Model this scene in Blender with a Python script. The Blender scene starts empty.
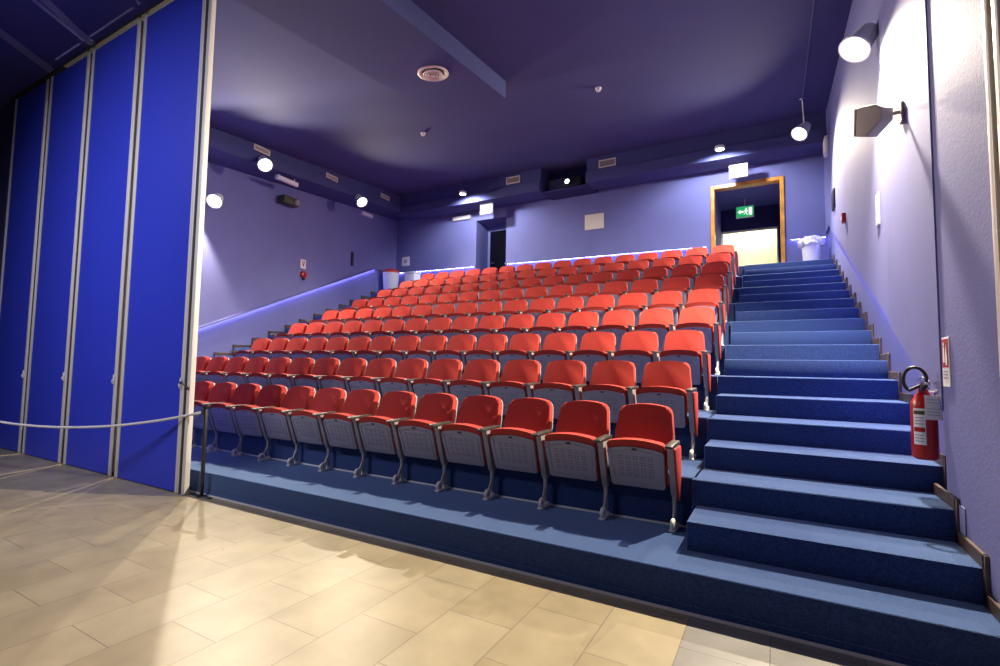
import bpy, bmesh, math, random
from math import sin, cos, pi, radians
from mathutils import Vector, Matrix
random.seed(4)
S = bpy.context.scene
COL = S.collection

# ---------------------------------------------------------------- camera
cam = bpy.data.cameras.new('camera'); camo = bpy.data.objects.new('camera', cam); COL.objects.link(camo)
F_PX, YAW, PITCH, ROLL = 493.98, 0.5136, 0.0652, 0.016
fwd = Vector((-sin(YAW)*cos(PITCH), cos(YAW)*cos(PITCH), sin(PITCH)))
r0 = Vector((cos(YAW), sin(YAW), 0)); u0 = r0.cross(fwd)
rr = cos(ROLL)*r0 + sin(ROLL)*u0; uu = -sin(ROLL)*r0 + cos(ROLL)*u0
m3 = Matrix((rr, uu, -fwd)).transposed()
camo.matrix_world = Matrix.Translation((0.7102, -3.071, 1.4443)) @ m3.to_4x4()
cam.sensor_fit = 'HORIZONTAL'; cam.sensor_width = 36.0; cam.lens = 36.0*F_PX/1000.0
cam.clip_start = 0.05; cam.clip_end = 100
S.camera = camo

# ---------------------------------------------------------------- world, exposure
w = bpy.data.worlds.new('world'); S.world = w; w.use_nodes = True
w.node_tree.nodes['Background'].inputs[0].default_value = (0.35, 0.38, 0.8, 1)
w.node_tree.nodes['Background'].inputs[1].default_value = 0.006
S.view_settings.view_transform = 'Standard'; S.view_settings.look = 'None'
S.view_settings.gamma = 1.0; S.view_settings.use_curve_mapping = False
S.view_settings.exposure = 0.0

# ---------------------------------------------------------------- lights (fixtures are built below around the first six)
WARM = (1.0, 0.86, 0.66); COOL = (0.92, 0.93, 1.0)
LAMP = dict(
    A=((-9.60, 2.86, 4.81), (3.8, -4.8, -4.6), 620, 168),
    B=((-8.97, 3.54, 5.73), (6.0, -2.0, -6.0), 1150, 150),
    C=((-9.22, 6.66, 5.88), (6.0, -1.0, -6.0), 1250, 150),
    R1=((1.47, 3.00, 4.79), (-3.0, -1.8, -4.6), 3000, 140),
    R2=((1.16, 8.05, 6.11), (-3.0, -3.0, -4.6), 2000, 140),
)
def add_light(name, kind, loc, direction, power, color, parent=None, **kw):
    l = bpy.data.lights.new(name, kind); l.energy = power; l.color = color
    for k, v in kw.items(): setattr(l, k, v)
    o = bpy.data.objects.new(name, l); COL.objects.link(o)
    o.location = loc
    o.rotation_euler = Vector(direction).to_track_quat('-Z', 'Y').to_euler()
    if parent: 
        o.parent = parent; o.location = Vector(loc) - parent.location
    return o
# unseen fill light added on the foyer side, aimed at the folding wall
add_light('foyer_fill_light', 'AREA', (-6.3, -4.0, 5.5), (.0, 1.0, -1.0), 105, (0.80, 0.80, 1.0), shape='RECTANGLE', size=3.5, size_y=.8, spread=radians(110))
# daylight-coloured light in the room behind the upper doorway
add_light('lobby_light', 'AREA', (0.1, 12.6, 5.9), (0, 0.3, -1), 60, (1.0, 0.93, 0.72), shape='RECTANGLE', size=1.2, size_y=0.8)

# ================================================================ materials
def nodemat(name):
    m = bpy.data.materials.new(name); m.use_nodes = True
    nt = m.node_tree; return m, nt, nt.nodes['Principled BSDF']
def mat(name, col, rough=0.6, metal=0.0, noise=0.0, nscale=20.0, bump=0.0, bscale=200.0, spec=0.5, coords='Object'):
    m, nt, b = nodemat(name)
    b.inputs['Roughness'].default_value = rough; b.inputs['Metallic'].default_value = metal
    b.inputs['Specular IOR Level'].default_value = spec
    b.inputs['Base Color'].default_value = (*col, 1)
    tc = nt.nodes.new('ShaderNodeTexCoord')
    if noise > 0:
        n = nt.nodes.new('ShaderNodeTexNoise'); n.inputs['Scale'].default_value = nscale; n.inputs['Detail'].default_value = 4
        nt.links.new(tc.outputs[coords], n.inputs['Vector'])
        r = nt.nodes.new('ShaderNodeMapRange'); r.inputs[1].default_value = .3; r.inputs[2].default_value = .7
        r.inputs[3].default_value = 1-noise; r.inputs[4].default_value = 1+noise
        nt.links.new(n.outputs['Fac'], r.inputs[0])
        mx = nt.nodes.new('ShaderNodeVectorMath'); mx.operation = 'SCALE'; mx.inputs[0].default_value = col
        nt.links.new(r.outputs[0], mx.inputs['Scale']); nt.links.new(mx.outputs[0], b.inputs['Base Color'])
    if bump > 0:
        n2 = nt.nodes.new('ShaderNodeTexNoise'); n2.inputs['Scale'].default_value = bscale; n2.inputs['Detail'].default_value = 3
        nt.links.new(tc.outputs[coords], n2.inputs['Vector'])
        bp = nt.nodes.new('ShaderNodeBump'); bp.inputs['Strength'].default_value = bump; bp.inputs['Distance'].default_value = .01
        nt.links.new(n2.outputs['Fac'], bp.inputs['Height']); nt.links.new(bp.outputs[0], b.inputs['Normal'])
    return m
def emit(name, col, strength):
    m = bpy.data.materials.new(name); m.use_nodes = True; nt = m.node_tree
    nt.nodes.remove(nt.nodes['Principled BSDF']); e = nt.nodes.new('ShaderNodeEmission')
    e.inputs[0].default_value = (*col, 1); e.inputs[1].default_value = strength
    nt.links.new(e.outputs[0], nt.nodes['Material Output'].inputs[0]); return m

M = {}
M['wall'] = mat('violet_wall_paint', (0.165, 0.176, 0.400), .75, noise=.06, nscale=1.3, bump=.15, bscale=60, spec=.25)
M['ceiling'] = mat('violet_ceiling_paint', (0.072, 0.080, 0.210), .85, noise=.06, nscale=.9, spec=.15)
M['foyer_ceiling'] = mat('foyer_ceiling_paint', (0.06, 0.06, 0.24), .85, spec=.15)
M['dark_paint'] = mat('dark_violet_paint', (0.035, 0.032, 0.12), .8)
M['door_dark'] = mat('near_black_door', (0.004, 0.004, 0.010), .9, spec=.05)
M['carpet'] = mat('blue_carpet', (0.023, 0.046, 0.150), .97, noise=.45, nscale=110, bump=.6, bscale=160, spec=.1)
_b = M['carpet'].node_tree.nodes['Principled BSDF']      # short pile: brighter when seen along the surface
_b.inputs['Sheen Weight'].default_value = 1.0; _b.inputs['Sheen Roughness'].default_value = .45; _b.inputs['Sheen Tint'].default_value = (.42, .63, 1.0, 1)
M['skirting'] = mat('brown_skirting', (0.075, 0.050, 0.040), .45, noise=.2, nscale=8)
M['panel'] = mat('blue_laminate', (0.034, 0.055, 0.56), .42, noise=.03, nscale=1.5, spec=.4)
M['alu'] = mat('champagne_aluminium', (0.78, 0.75, 0.69), .45, metal=.1)
M['strip'] = mat('pale_violet_strip', (0.16, 0.16, 0.34), .6)
M['seal'] = mat('black_rubber_seal', (0.03, 0.028, 0.025), .7)
M['red'] = mat('red_wool_fabric', (0.43, 0.050, 0.038), .9, noise=.08, nscale=90, bump=.25, bscale=500, spec=.15)
M['plastic'] = mat('grey_plastic', (0.30, 0.30, 0.38), .5)
M['plastic_dark'] = mat('perforation_grey', (0.20, 0.19, 0.23), .6)
M['shell'] = mat('pale_grey_shell', (0.34, 0.31, 0.31), .5)
M['steel'] = mat('grey_painted_steel', (0.34, 0.32, 0.33), .42, metal=.3)
M['foot'] = mat('cast_foot_grey', (0.80, 0.77, 0.68), .5)
M['armpad'] = mat('dark_wood_armrest', (0.040, 0.033, 0.030), .5, noise=.2, nscale=15)
M['black'] = mat('black_satin', (0.015, 0.015, 0.017), .4)
M['chrome'] = mat('chrome', (0.7, 0.7, 0.72), .2, metal=1)
M['white'] = mat('white_plastic', (0.80, 0.80, 0.78), .5)
M['cream'] = mat('cream_plastic', (0.80, 0.74, 0.60), .5)
M['paper'] = mat('white_paper', (0.78, 0.78, 0.78), .8)
M['wood'] = mat('varnished_orange_wood', (0.60, 0.27, 0.045), .35, noise=.3, nscale=5)
M['lobby'] = mat('cream_lobby_paint', (0.85, 0.80, 0.58), .8)
M['vent'] = mat('vent_beige', (0.50, 0.46, 0.38), .5)
M['vent_dark'] = mat('vent_slot_dark', (0.09, 0.08, 0.075), .7)
M['ext_red'] = mat('extinguisher_red', (0.40, 0.010, 0.010), .3)
M['sign_red'] = mat('sign_red', (0.38, 0.02, 0.02), .6)
M['green'] = emit('exit_sign_green', (0.02, 0.42, 0.12), 1.0)
M['exit_white'] = emit('exit_sign_white', (0.8, 1.0, 0.85), 1.3)
M['spk'] = mat('beige_speaker', (0.33, 0.29, 0.26), .6)
M['olive'] = mat('olive_fitting', (0.06, 0.06, 0.03), .6)
M['led'] = emit('violet_led', (0.34, 0.32, 1.0), 42.0)
M['lamp_glass'] = emit('lamp_glass', (1.0, 0.93, 0.78), 12.0)
M['down_glass'] = emit('downlight_glass', (0.95, 0.97, 1.0), 25.0)
M['emerg'] = emit('emergency_light_diffuser', (1.0, 0.98, 0.95), 1.1)
M['proj_lens'] = emit('projector_lens_glow', (0.75, 0.95, 1.0), 12.0)
M['rope'] = mat('cream_rope', (0.75, 0.72, 0.66), .8, noise=.15, nscale=60)
M['bag'] = mat('clear_bin_bag', (0.75, 0.75, 0.78), .25, bump=.8, bscale=14)
M['bin_red'] = mat('red_lid', (0.6, 0.05, 0.03), .4)
M['orange'] = mat('orange_fabric_mark', (0.75, 0.2, 0.03), .9)

def tile_mat():
    m, nt, b = nodemat('stone_floor_tiles'); N = nt.nodes.new; Lk = nt.links.new
    tc = N('ShaderNodeTexCoord'); mp = N('ShaderNodeMapping')
    mp.inputs['Rotation'].default_value = (0, 0, radians(-90)); mp.inputs['Location'].default_value = (-.02, -.18, 0)
    Lk(tc.outputs['Object'], mp.inputs['Vector'])
    br = N('ShaderNodeTexBrick'); br.offset = 0.5; br.inputs['Scale'].default_value = 1.0
    br.inputs['Brick Width'].default_value = 0.60; br.inputs['Row Height'].default_value = 0.413
    br.inputs['Mortar Size'].default_value = 0.0032; br.inputs['Mortar Smooth'].default_value = .2
    br.inputs['Color1'].default_value = (0.32, 0.262, 0.158, 1); br.inputs['Color2'].default_value = (0.37, 0.312, 0.20, 1)
    br.inputs['Mortar'].default_value = (0.20, 0.16, 0.11, 1)
    Lk(mp.outputs[0], br.inputs['Vector'])
    # cloudy stone and small dark pits
    n = N('ShaderNodeTexNoise'); n.inputs['Scale'].default_value = 3.2; n.inputs['Detail'].default_value = 6
    Lk(tc.outputs['Object'], n.inputs['Vector'])
    r = N('ShaderNodeMapRange'); r.inputs[1].default_value = .3; r.inputs[2].default_value = .7; r.inputs[3].default_value = .84; r.inputs[4].default_value = 1.12
    Lk(n.outputs['Fac'], r.inputs[0])
    sc = N('ShaderNodeVectorMath'); sc.operation = 'SCALE'; Lk(br.outputs['Color'], sc.inputs[0]); Lk(r.outputs[0], sc.inputs['Scale'])
    v = N('ShaderNodeTexVoronoi'); v.inputs['Scale'].default_value = 3.4; Lk(tc.outputs['Object'], v.inputs['Vector'])
    lt = N('ShaderNodeMath'); lt.operation = 'LESS_THAN'; lt.inputs[1].default_value = .032; Lk(v.outputs['Distance'], lt.inputs[0])
    mx = N('ShaderNodeMix'); mx.data_type = 'RGBA'; Lk(lt.outputs[0], mx.inputs[0]); Lk(sc.outputs[0], mx.inputs[6]); mx.inputs[7].default_value = (.16, .12, .07, 1)
    # grey tiles on the last columns by the stairs
    sx = N('ShaderNodeSeparateXYZ'); Lk(tc.outputs['Object'], sx.inputs[0])
    gt = N('ShaderNodeMath'); gt.operation = 'GREATER_THAN'; gt.inputs[1].default_value = 0.235; Lk(sx.outputs[0], gt.inputs[0])
    hs = N('ShaderNodeHueSaturation'); hs.inputs['Saturation'].default_value = .28; hs.inputs['Value'].default_value = .62; Lk(mx.outputs[2], hs.inputs['Color'])
    m2 = N('ShaderNodeMix'); m2.data_type = 'RGBA'; Lk(gt.outputs[0], m2.inputs[0]); Lk(mx.outputs[2], m2.inputs[6]); Lk(hs.outputs[0], m2.inputs[7])
    Lk(m2.outputs[2], b.inputs['Base Color'])
    b.inputs['Roughness'].default_value = .38; b.inputs['Specular IOR Level'].default_value = .35
    bp = N('ShaderNodeBump'); bp.inputs['Strength'].default_value = .25; bp.inputs['Distance'].default_value = .004; bp.invert = True
    Lk(br.outputs['Fac'], bp.inputs['Height']); Lk(bp.outputs[0], b.inputs['Normal'])
    return m
M['tiles'] = tile_mat()

# ================================================================ mesh helpers
def xf(bm, verts, mx):
    if mx is not None: bmesh.ops.transform(bm, matrix=mx, verts=verts)
def setm(faces, mi):
    for f in faces: f.material_index = mi
def box(bm, x0, x1, y0, y1, z0, z1, bevel=0.0, seg=2, mi=0, mx=None):
    t = bmesh.new(); bmesh.ops.create_cube(t, size=1.0)
    bmesh.ops.transform(t, matrix=Matrix.Translation(((x0+x1)/2, (y0+y1)/2, (z0+z1)/2)) @ Matrix.Diagonal((abs(x1-x0), abs(y1-y0), abs(z1-z0), 1)), verts=t.verts)
    if bevel > 0: bmesh.ops.bevel(t, geom=list(t.edges), offset=bevel, segments=seg, profile=.5, affect='EDGES')
    merge(bm, t, mi, mx)
def merge(bm, t, mi=0, mx=None, keep=False):
    if mx is not None: bmesh.ops.transform(t, matrix=mx, verts=t.verts)
    bmesh.ops.recalc_face_normals(t, faces=t.faces)
    mp = {}
    for v in t.verts: mp[v] = bm.verts.new(v.co)
    for f in t.faces:
        try:
            g = bm.faces.new([mp[v] for v in f.verts]); g.material_index = f.material_index if keep else mi; g.smooth = True
        except ValueError: pass
    t.free()
def prism(bm, pts, fn, d0, d1, bevel=0.0, seg=3, mi=0, mx=None, dent=None):
    """polygon pts (u,v) extruded from depth d0 to d1; fn(u,v,d) gives the point"""
    t = bmesh.new()
    a = [t.verts.new((u, v, d0)) for u, v in pts]; b = [t.verts.new((u, v, d1)) for u, v in pts]
    n = len(pts)
    t.faces.new(a); t.faces.new(b[::-1])
    for i in range(n): t.faces.new((a[i], b[i], b[(i+1) % n], a[(i+1) % n]))
    if bevel > 0:
        ed = [e for e in t.edges if abs(e.verts[0].co.z-e.verts[1].co.z) < 1e-7]
        bmesh.ops.bevel(t, geom=ed, offset=bevel, segments=seg, profile=.5, affect='EDGES')
    for v in t.verts: v.co = Vector(fn(v.co.x, v.co.y, v.co.z))
    merge(bm, t, mi, mx)
def tube(bm, pts, r, n=10, mi=0, mx=None, cap=True):
    t = bmesh.new(); P = [Vector(p) for p in pts]; rings = []
    rs = r if isinstance(r, (list, tuple)) else [r]*len(P)
    up = Vector((0, 0, 1)); prev = None
    for i, p in enumerate(P):
        d = (P[min(i+1, len(P)-1)]-P[max(i-1, 0)]).normalized()
        if prev is None:
            a = d.cross(up if abs(d.z) < .9 else Vector((1, 0, 0))).normalized()
        else:
            a = (prev - d*prev.dot(d)).normalized()
        prev = a; b = d.cross(a)
        rings.append([t.verts.new(p+rs[i]*(cos(2*pi*k/n)*a+sin(2*pi*k/n)*b)) for k in range(n)])
    for i in range(len(rings)-1):
        for k in range(n): t.faces.new((rings[i][k], rings[i][(k+1) % n], rings[i+1][(k+1) % n], rings[i+1][k]))
    if cap: t.faces.new(rings[0][::-1]); t.faces.new(rings[-1])
    merge(bm, t, mi, mx)
def lathe(bm, prof, n=24, mi=0, mx=None):
    t = bmesh.new(); rings = []
    for r, z in prof:
        rings.append([t.verts.new((max(r, 1e-4)*cos(2*pi*k/n), max(r, 1e-4)*sin(2*pi*k/n), z)) for k in range(n)])
    for i in range(len(rings)-1):
        for k in range(n): t.faces.new((rings[i][k], rings[i][(k+1) % n], rings[i+1][(k+1) % n], rings[i+1][k]))
    t.faces.new(rings[0][::-1]); t.faces.new(rings[-1])
    merge(bm, t, mi, mx)
def sphere(bm, c, r, mi=0, sc=(1, 1, 1)):
    t = bmesh.new(); bmesh.ops.create_uvsphere(t, u_segments=16, v_segments=10, radius=r)
    merge(bm, t, mi, Matrix.Translation(c) @ Matrix.Diagonal((*sc, 1)))
def quad(bm, pts, mi=0):
    f = bm.faces.new([bm.verts.new(p) for p in pts]); f.material_index = mi; return f
def roundrect(w, h, r, n=5, cx=0, cy=0):
    out = []
    for (sx, sy, a0) in ((1, 1, 0), (-1, 1, 90), (-1, -1, 180), (1, -1, 270)):
        for k in range(n+1):
            a = radians(a0+90*k/n); out.append((cx+sx*(w/2-r)+r*cos(a), cy+sy*(h/2-r)+r*sin(a)))
    return out
def obj(name, bm, mats, parent=None, loc=None, ang=38):
    me = bpy.data.meshes.new(name)
    bm.to_mesh(me); bm.free()
    for mm in (mats if isinstance(mats, (list, tuple)) else [mats]): me.materials.append(M[mm])
    try: me.set_sharp_from_angle(angle=radians(ang))
    except Exception: pass
    o = bpy.data.objects.new(name, me); COL.objects.link(o)
    if parent: o.parent = parent
    if loc: o.location = loc
    return o
def tag(o, label, cat, group=None, kind=None):
    if label: o['label'] = label
    if cat: o['category'] = cat
    if group: o['group'] = group
    if kind: o['kind'] = kind
    return o
def thing(name, label, cat, loc=(0, 0, 0), rz=0, group=None):
    o = bpy.data.objects.new(name, None); COL.objects.link(o); o.empty_display_size = .1
    o.location = loc; o.rotation_euler = (0, 0, rz); return tag(o, label, cat, group)
def struct(name, bm, mats, label=None, ang=38):
    o = obj(name, bm, mats, ang=ang); o['kind'] = 'structure'
    if label: o['label'] = label
    return o
def B(): return bmesh.new()

# ================================================================ dimensions
D, H, H1 = 0.931, 0.3762, 0.238          # tier depth, tier rise, height of the first tier
HD = 0.486                               # half-step offset
XL, XR, XP, XU = -10.5, 1.70, 1.64, 1.655           # left wall, right wall, right pier
YB = 9.6                                 # back wall
XS, XSL = 0.155, -8.95                   # inner ends of the aisle half steps
Y1 = 0.112
def zt(n): return H1+(n-1)*H
def yt(n): return Y1 if n == 1 else (n-1)*D
def zc(y): return 5.90+0.10*y            # sloping ceiling
def LX(y): return -9.75-0.08*y           # face of the slightly splayed left wall
def zlip(y): return 5.70+0.083*y         # top edge of the lip on the left soffit

# ================================================================ structure
bm = B(); box(bm, -14, 3.0, -7.5, 0.16, -.12, 0); struct('floor', bm, 'tiles', 'pale stone tile floor')

bm = B()
for n in range(1, 11):
    z0 = 0 if n == 1 else zt(n-1)-.02
    if n == 1:
        box(bm, -10.7, XR+.05, Y1, YB+.05, 0.0, zt(1), .006, 1)
    else:
        yy = yt(n)
        box(bm, XS-.03, XR+.05, yy, YB+.05, z0, zt(n), .008, 1)
        box(bm, -10.8, XSL+.03, yy, YB+.05, z0, zt(n), .008, 1)
        box(bm, XSL, XS, yy+.05, YB+.05, z0, zt(n), .008, 1)
struct('seating_platform', bm, 'carpet', 'stepped seating platform covered in blue carpet')
bm = B()
for n in range(1, 10):
    y0 = (n-1)*D+HD
    z0 = zt(n)-.01; z1 = zt(n)+H/2
    box(bm, XS, XR+.04, y0, n*D+.02, z0, z1, .010, 2)
struct('aisle_stairs_right', bm, 'carpet', 'blue carpeted aisle half steps beside the right wall')
bm = B()
for n in range(1, 10):
    y0 = (n-1)*D+HD
    z0 = zt(n)-.01; z1 = zt(n)+H/2
    box(bm, -10.75, XSL, y0, n*D+.02, z0, z1, .010, 2)
struct('aisle_stairs_left', bm, 'carpet', 'blue carpeted aisle half steps beside the left wall')
# thin light strip along the foot of the second tier and the foot of the platform
bm = B()
box(bm, XSL, XS-.03, D+.035, D+.05, H1, H1+.012)
struct('trim_1', bm, 'foot', 'thin metal strip at the foot of the second tier')
bm = B(); box(bm, -10.4, XP, Y1-.02, Y1, 0, .014); box(bm, -10.4, XP, Y1-.006, Y1, .014, .05, mi=1)
struct('trim_2', bm, ['alu', 'carpet'], 'thin metal strip between tiles and carpet')

# walls
bm = B(); prism(bm, [(LX(.02), .02), (LX(YB+.2), YB+.2), (-11.2, YB+.2), (-11.2, .02)], lambda u, v, d: (u, v, d), -.1, 7.6); box(bm, -10.78, LX(0)-.3, .03, .12, 0, 5.9); struct('wall_left', bm, 'wall')
bm = B(); box(bm, -14, -10.85, 0.0, .12, 0, 6.0); struct('wall_foyer_end', bm, 'dark_paint')
bm = B()
box(bm, XR, XR+.3, 1.16, YB+.2, -.1, 7.6)
box(bm, XP, XR+.3, -7.5, 1.16, -.1, 7.6)
# the upper wall stands proud of the dado along a sloping line
prism(bm, [(1.42, 1.30), (8.90, 4.42), (YB, 4.42), (YB, 7.6), (3.2, 7.6), (1.42, 7.6)], lambda u, v, d: (d, u, v), XU, XR+.01)
prism(bm, [(1.16, 1.192), (2.78, 1.867), (2.78, 7.6), (1.16, 7.6)], lambda u, v, d: (d, u, v), 1.630, XR+.01)
struct('wall_right', bm, 'wall')
# back wall with two openings (door: x -0.63..0.86 ; niche: x -7.35..-6.28)
DL, DR, DT = -0.60, 0.84, 5.79
NL, NR, NT = -7.33, -6.28, 5.88
bm = B()
box(bm, XL-.2, NL, YB, YB+.18, 3.3, 7.6)
box(bm, NL, NR, YB, YB+.18, NT, 7.6)
box(bm, NR, -4.80, YB, YB+.18, 3.3, 7.6)
box(bm, -4.80, -3.45, YB, YB+.18, 3.3, 6.19)
box(bm, -3.45, DL, YB, YB+.18, 3.3, 7.6)
box(bm, DL, DR, YB, YB+.18, DT, 7.6)
box(bm, DR, XR+.2, YB, YB+.18, 3.3, 7.6)
struct('wall_back', bm, 'wall')
bm = B(); box(bm, -14.2, -14, -7.5, 0.2, -.1, 6.2); struct('wall_foyer_left', bm, 'dark_paint')
bm = B(); box(bm, -14, 3, -7.7, -7.5, -.1, 6.2); struct('wall_foyer_back', bm, 'dark_paint')

# ceilings
bm = B()
t = bmesh.new(); P = []
for (x, y, z) in ((XL-.2, 0.0, 5.9), (XR+.3, 0.0, 5.9), (XR+.3, YB+.2, zc(YB+.2)), (XL-.2, YB+.2, zc(YB+.2))):
    P.append((x, y, z))
a = [t.verts.new(p) for p in P]; b = [t.verts.new((p[0], p[1], p[2]+.2)) for p in P]
t.faces.new(a); t.faces.new(b)
for i in range(4): t.faces.new((a[i], a[(i+1) % 4], b[(i+1) % 4], b[i]))
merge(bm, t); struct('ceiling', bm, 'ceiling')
bm = B(); box(bm, -14, 3, -7.5, 0.0, 5.93, 6.1); struct('ceiling_foyer', bm, 'foyer_ceiling')
# foyer ceiling tracks for the folding wall
bm = B()
for (x0, x1, dx) in ((-7.80, -7.66, .80), (-9.20, -9.0, .80)):
    prism(bm, [(x0, -.06), (x1, -.06), (x1+dx*4, -4.5), (x0+dx*4, -4.5)], lambda u, v, d: (u, v, d), 5.915, 5.935)
struct('trim_3', bm, ['strip'], 'pale track strips across the foyer ceiling')
bm = B(); box(bm, -10.8, -4.9, -.05, .05, 5.895, 5.93); struct('trim_4', bm, 'seal', 'dark head track of the folding wall')

# dropped duct box under the ceiling (sloping with it)
def slab(bm, x0, x1, y0, y1, drop0, drop1, mi=0):
    t = bmesh.new()
    v = [t.verts.new((x, y, zc(y)-d)) for (x, y, d) in
         ((x0, y0, drop0), (x1, y0, drop0), (x1, y1, drop0), (x0, y1, drop0), (x0, y0, drop1), (x1, y0, drop1), (x1, y1, drop1), (x0, y1, drop1))]
    for q in ((0, 1, 2, 3), (4, 5, 6, 7), (0, 1, 5, 4), (1, 2, 6, 5), (2, 3, 7, 6), (3, 0, 4, 7)): t.faces.new([v[i] for i in q])
    merge(bm, t, mi)
bm = B(); slab(bm, -4.62, -3.28, 0.02, 4.07, -.01, .30); slab(bm, -4.80, -4.62, 0.02, 4.03, -.01, .22); slab(bm, -4.95, -4.80, 0.02, 4.0, -.01, .07)
struct('trim_5', bm, 'ceiling', 'long boxed duct dropping from the ceiling')

# soffits along the left and back walls, each with a lower lip
XF, YF = -9.72, 8.80
bm = B()
def soff(bm, x0, x1, y0, y1, z0, z1, bevel=.006): box(bm, x0, x1, y0, y1, z0, z1, bevel, 1)
def lsoff(off, za, zb, y0, y1):
    t = bmesh.new(); R_ = []
    for y in (y0, y1):
        R_.append([t.verts.new((LX(y)-.05, y, za(y))), t.verts.new((LX(y)+off, y, za(y))), t.verts.new((LX(y)+off, y, zb(y))), t.verts.new((LX(y)-.05, y, zb(y)))])
    t.faces.new(R_[0]); t.faces.new(R_[1])
    for i in range(4): t.faces.new((R_[0][i], R_[0][(i+1) % 4], R_[1][(i+1) % 4], R_[1][i]))
    merge(bm, t)
lsoff(.75, lambda y: zlip(y)-.02, lambda y: zc(y)+.1, .05, YB)
lsoff(.84, lambda y: zlip(y)-.20, zlip, .05, YB)
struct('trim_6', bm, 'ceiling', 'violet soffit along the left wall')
bm = B()
for (x0, x1) in ((XF, -4.80), (-3.50, XR)):
    soff(bm, x0, x1, YF, YB, 6.40, 7.3)
    soff(bm, x0, x1, YF-.09, YB-.25, 6.13, 6.40)
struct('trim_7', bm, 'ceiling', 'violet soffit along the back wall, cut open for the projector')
bm = B(); box(bm, -4.80, -3.50, YB+.0, YB+.2, 6.62, 7.3); box(bm, -5.0, -3.3, YB+1.2, YB+1.3, 5.8, 7.3); box(bm, -5.0, -4.82, YB+.18, YB+1.2, 5.8, 7.2); box(bm, -3.46, -3.3, YB+.18, YB+1.2, 5.8, 7.2); box(bm, -5, -3.3, YB+.18, YB+1.2, 5.8, 5.9)
struct('wall_projection_booth', bm, 'dark_paint')

# stepped skirting
def skirting(name, x0, x1, ymax=99):
    bm = B()
    for i in range(0, 19):
        n = 1+i/2
        k = int(n); y = yt(k) if n == k else (k-1)*D+HD
        z = zt(n) if n == k else zt(k)+H/2
        nn = n+.5; kk = int(nn); y2 = (yt(kk) if nn == kk else (kk-1)*D+HD)
        if n >= 10: y2 = YB
        X0, X1 = x0, x1
        if x0 > 0 and y < 1.3: X0, X1 = x0-(XR-XP), x1-(XR-XP)
        if x0 < 0: X0, X1 = LX(y2)-.05, LX(y)+.022
        box(bm, X0, X1, y-.03, y2, z, z+.075, .004, 1)
        zprev = z-H/2 if i else 0
        box(bm, X0, X1, y-.035, y-.0, zprev, z+.075, .004, 1)
    return struct(name, bm, 'skirting')
YT10 = 9*D
skirting('baseboard_right', XR-.022, XR)
skirting('baseboard_left', XL, XL+.022)

# dado lips with LED strips
def sweep(bm, path, prof, mi=0):
    """path: points (x,y,z); prof: list of (out,up) offsets, out along given normal"""
    t = bmesh.new(); rings = []
    for (p, nrm) in path:
        rings.append([t.verts.new(Vector(p)+Vector(nrm)*o+Vector((0, 0, 1))*u) for o, u in prof])
    n = len(prof)
    for i in range(len(rings)-1):
        for k in range(n): t.faces.new((rings[i][k], rings[i][(k+1) % n], rings[i+1][(k+1) % n], rings[i+1][k]))
    t.faces.new(rings[0]); t.faces.new(rings[-1][::-1]); merge(bm, t, mi)
lip = [(0, -.012), (.052, -.012), (.052, -.042), (.064, -.042), (.064, 0), (0, .012)]
led = [(.004, -.034), (.030, -.034), (.030, -.013), (.004, -.013)]
NLW = (.9968, .0797, 0)
pl = [((LX(.03), .03, .97), NLW), ((LX(8.45), 8.45, 4.455), NLW), ((LX(YB), YB, 4.50), NLW)]
pr = [((XR, 1.18, 1.212), (-1, 0, 0)), ((XR, 8.90, 4.432), (-1, 0, 0)), ((XR, YB, 4.432), (-1, 0, 0))]
def rail(name, path, label):
    bm = B(); sweep(bm, path, lip); struct(name, bm, 'wall', label, ang=20)
rail('trim_8', pl, 'sloping dado lip on the left wall')
bk = [(LX(YB), NL), (NR, DL-.11), (DR+.11, XR)]
bm = B()
for a, b in bk: sweep(bm, [((a, YB, 4.52-.012*(a+10.5)), (0, -1, 0)), ((b, YB, 4.52-.012*(b+10.5)), (0, -1, 0))], lip)
struct('trim_10', bm, 'wall', 'dado lip along the back wall')
def ledstrip(path, label):
    bm = B(); sweep(bm, path, led); o = obj('led_strip', bm, 'led'); tag(o, label, 'light strip', 'led strips under the dado lips')
ledstrip(pl[:2], 'violet glowing strip light sloping up the left wall')
ledstrip([((XR, 1.42, 1.312), (-1, 0, 0)), pr[1]], 'violet glowing strip light sloping up the right wall beside the stairs')
for (a, b), lb in zip(bk, ('glowing strip light on the back wall left of the dark niche', 'long glowing strip light on the back wall between niche and wooden door frame', 'short glowing strip light on the back wall above the bagged bin')):
    ledstrip([((a+.05, YB, 4.52-.012*(a+10.5)), (0, -1, 0)), ((b-.05, YB, 4.52-.012*(b+10.5)), (0, -1, 0))], lb)

# corridor behind the door, with the bright opening at its end
bm = B()
CY = 11.8
box(bm, DL-.15, DL-.02, YB+.18, CY, 3.1, 6.2); box(bm, DR+.14, DR+.26, YB+.18, CY, 3.1, 6.2)
box(bm, DL-.15, DR+.3, YB+.18, CY+.1, 5.86, 6.0)
box(bm, DL-.15, DR+.3, YB+.1, CY+1.5, 3.3, 3.6)
struct('wall_corridor', bm, 'wall')
bm = B()
box(bm, DL-.15, -.585, CY, CY+.1, 3.6, 5.86); box(bm, .73, DR+.3, CY, CY+.1, 3.6, 5.86); box(bm, -.6, .75, CY, CY+.1, 5.22, 5.86)
struct('wall_corridor_end', bm, 'dark_paint')
bm = B()
box(bm, -.62, -.585, CY-.02, CY+.12, 3.6, 5.25, .004, 1); box(bm, .73, .765, CY-.02, CY+.12, 3.6, 5.25, .004, 1); box(bm, -.62, .765, CY-.02, CY+.12, 5.22, 5.255, .004, 1)
struct('trim_11', bm, 'white', 'white frame of the bright opening at the corridor end')
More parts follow.
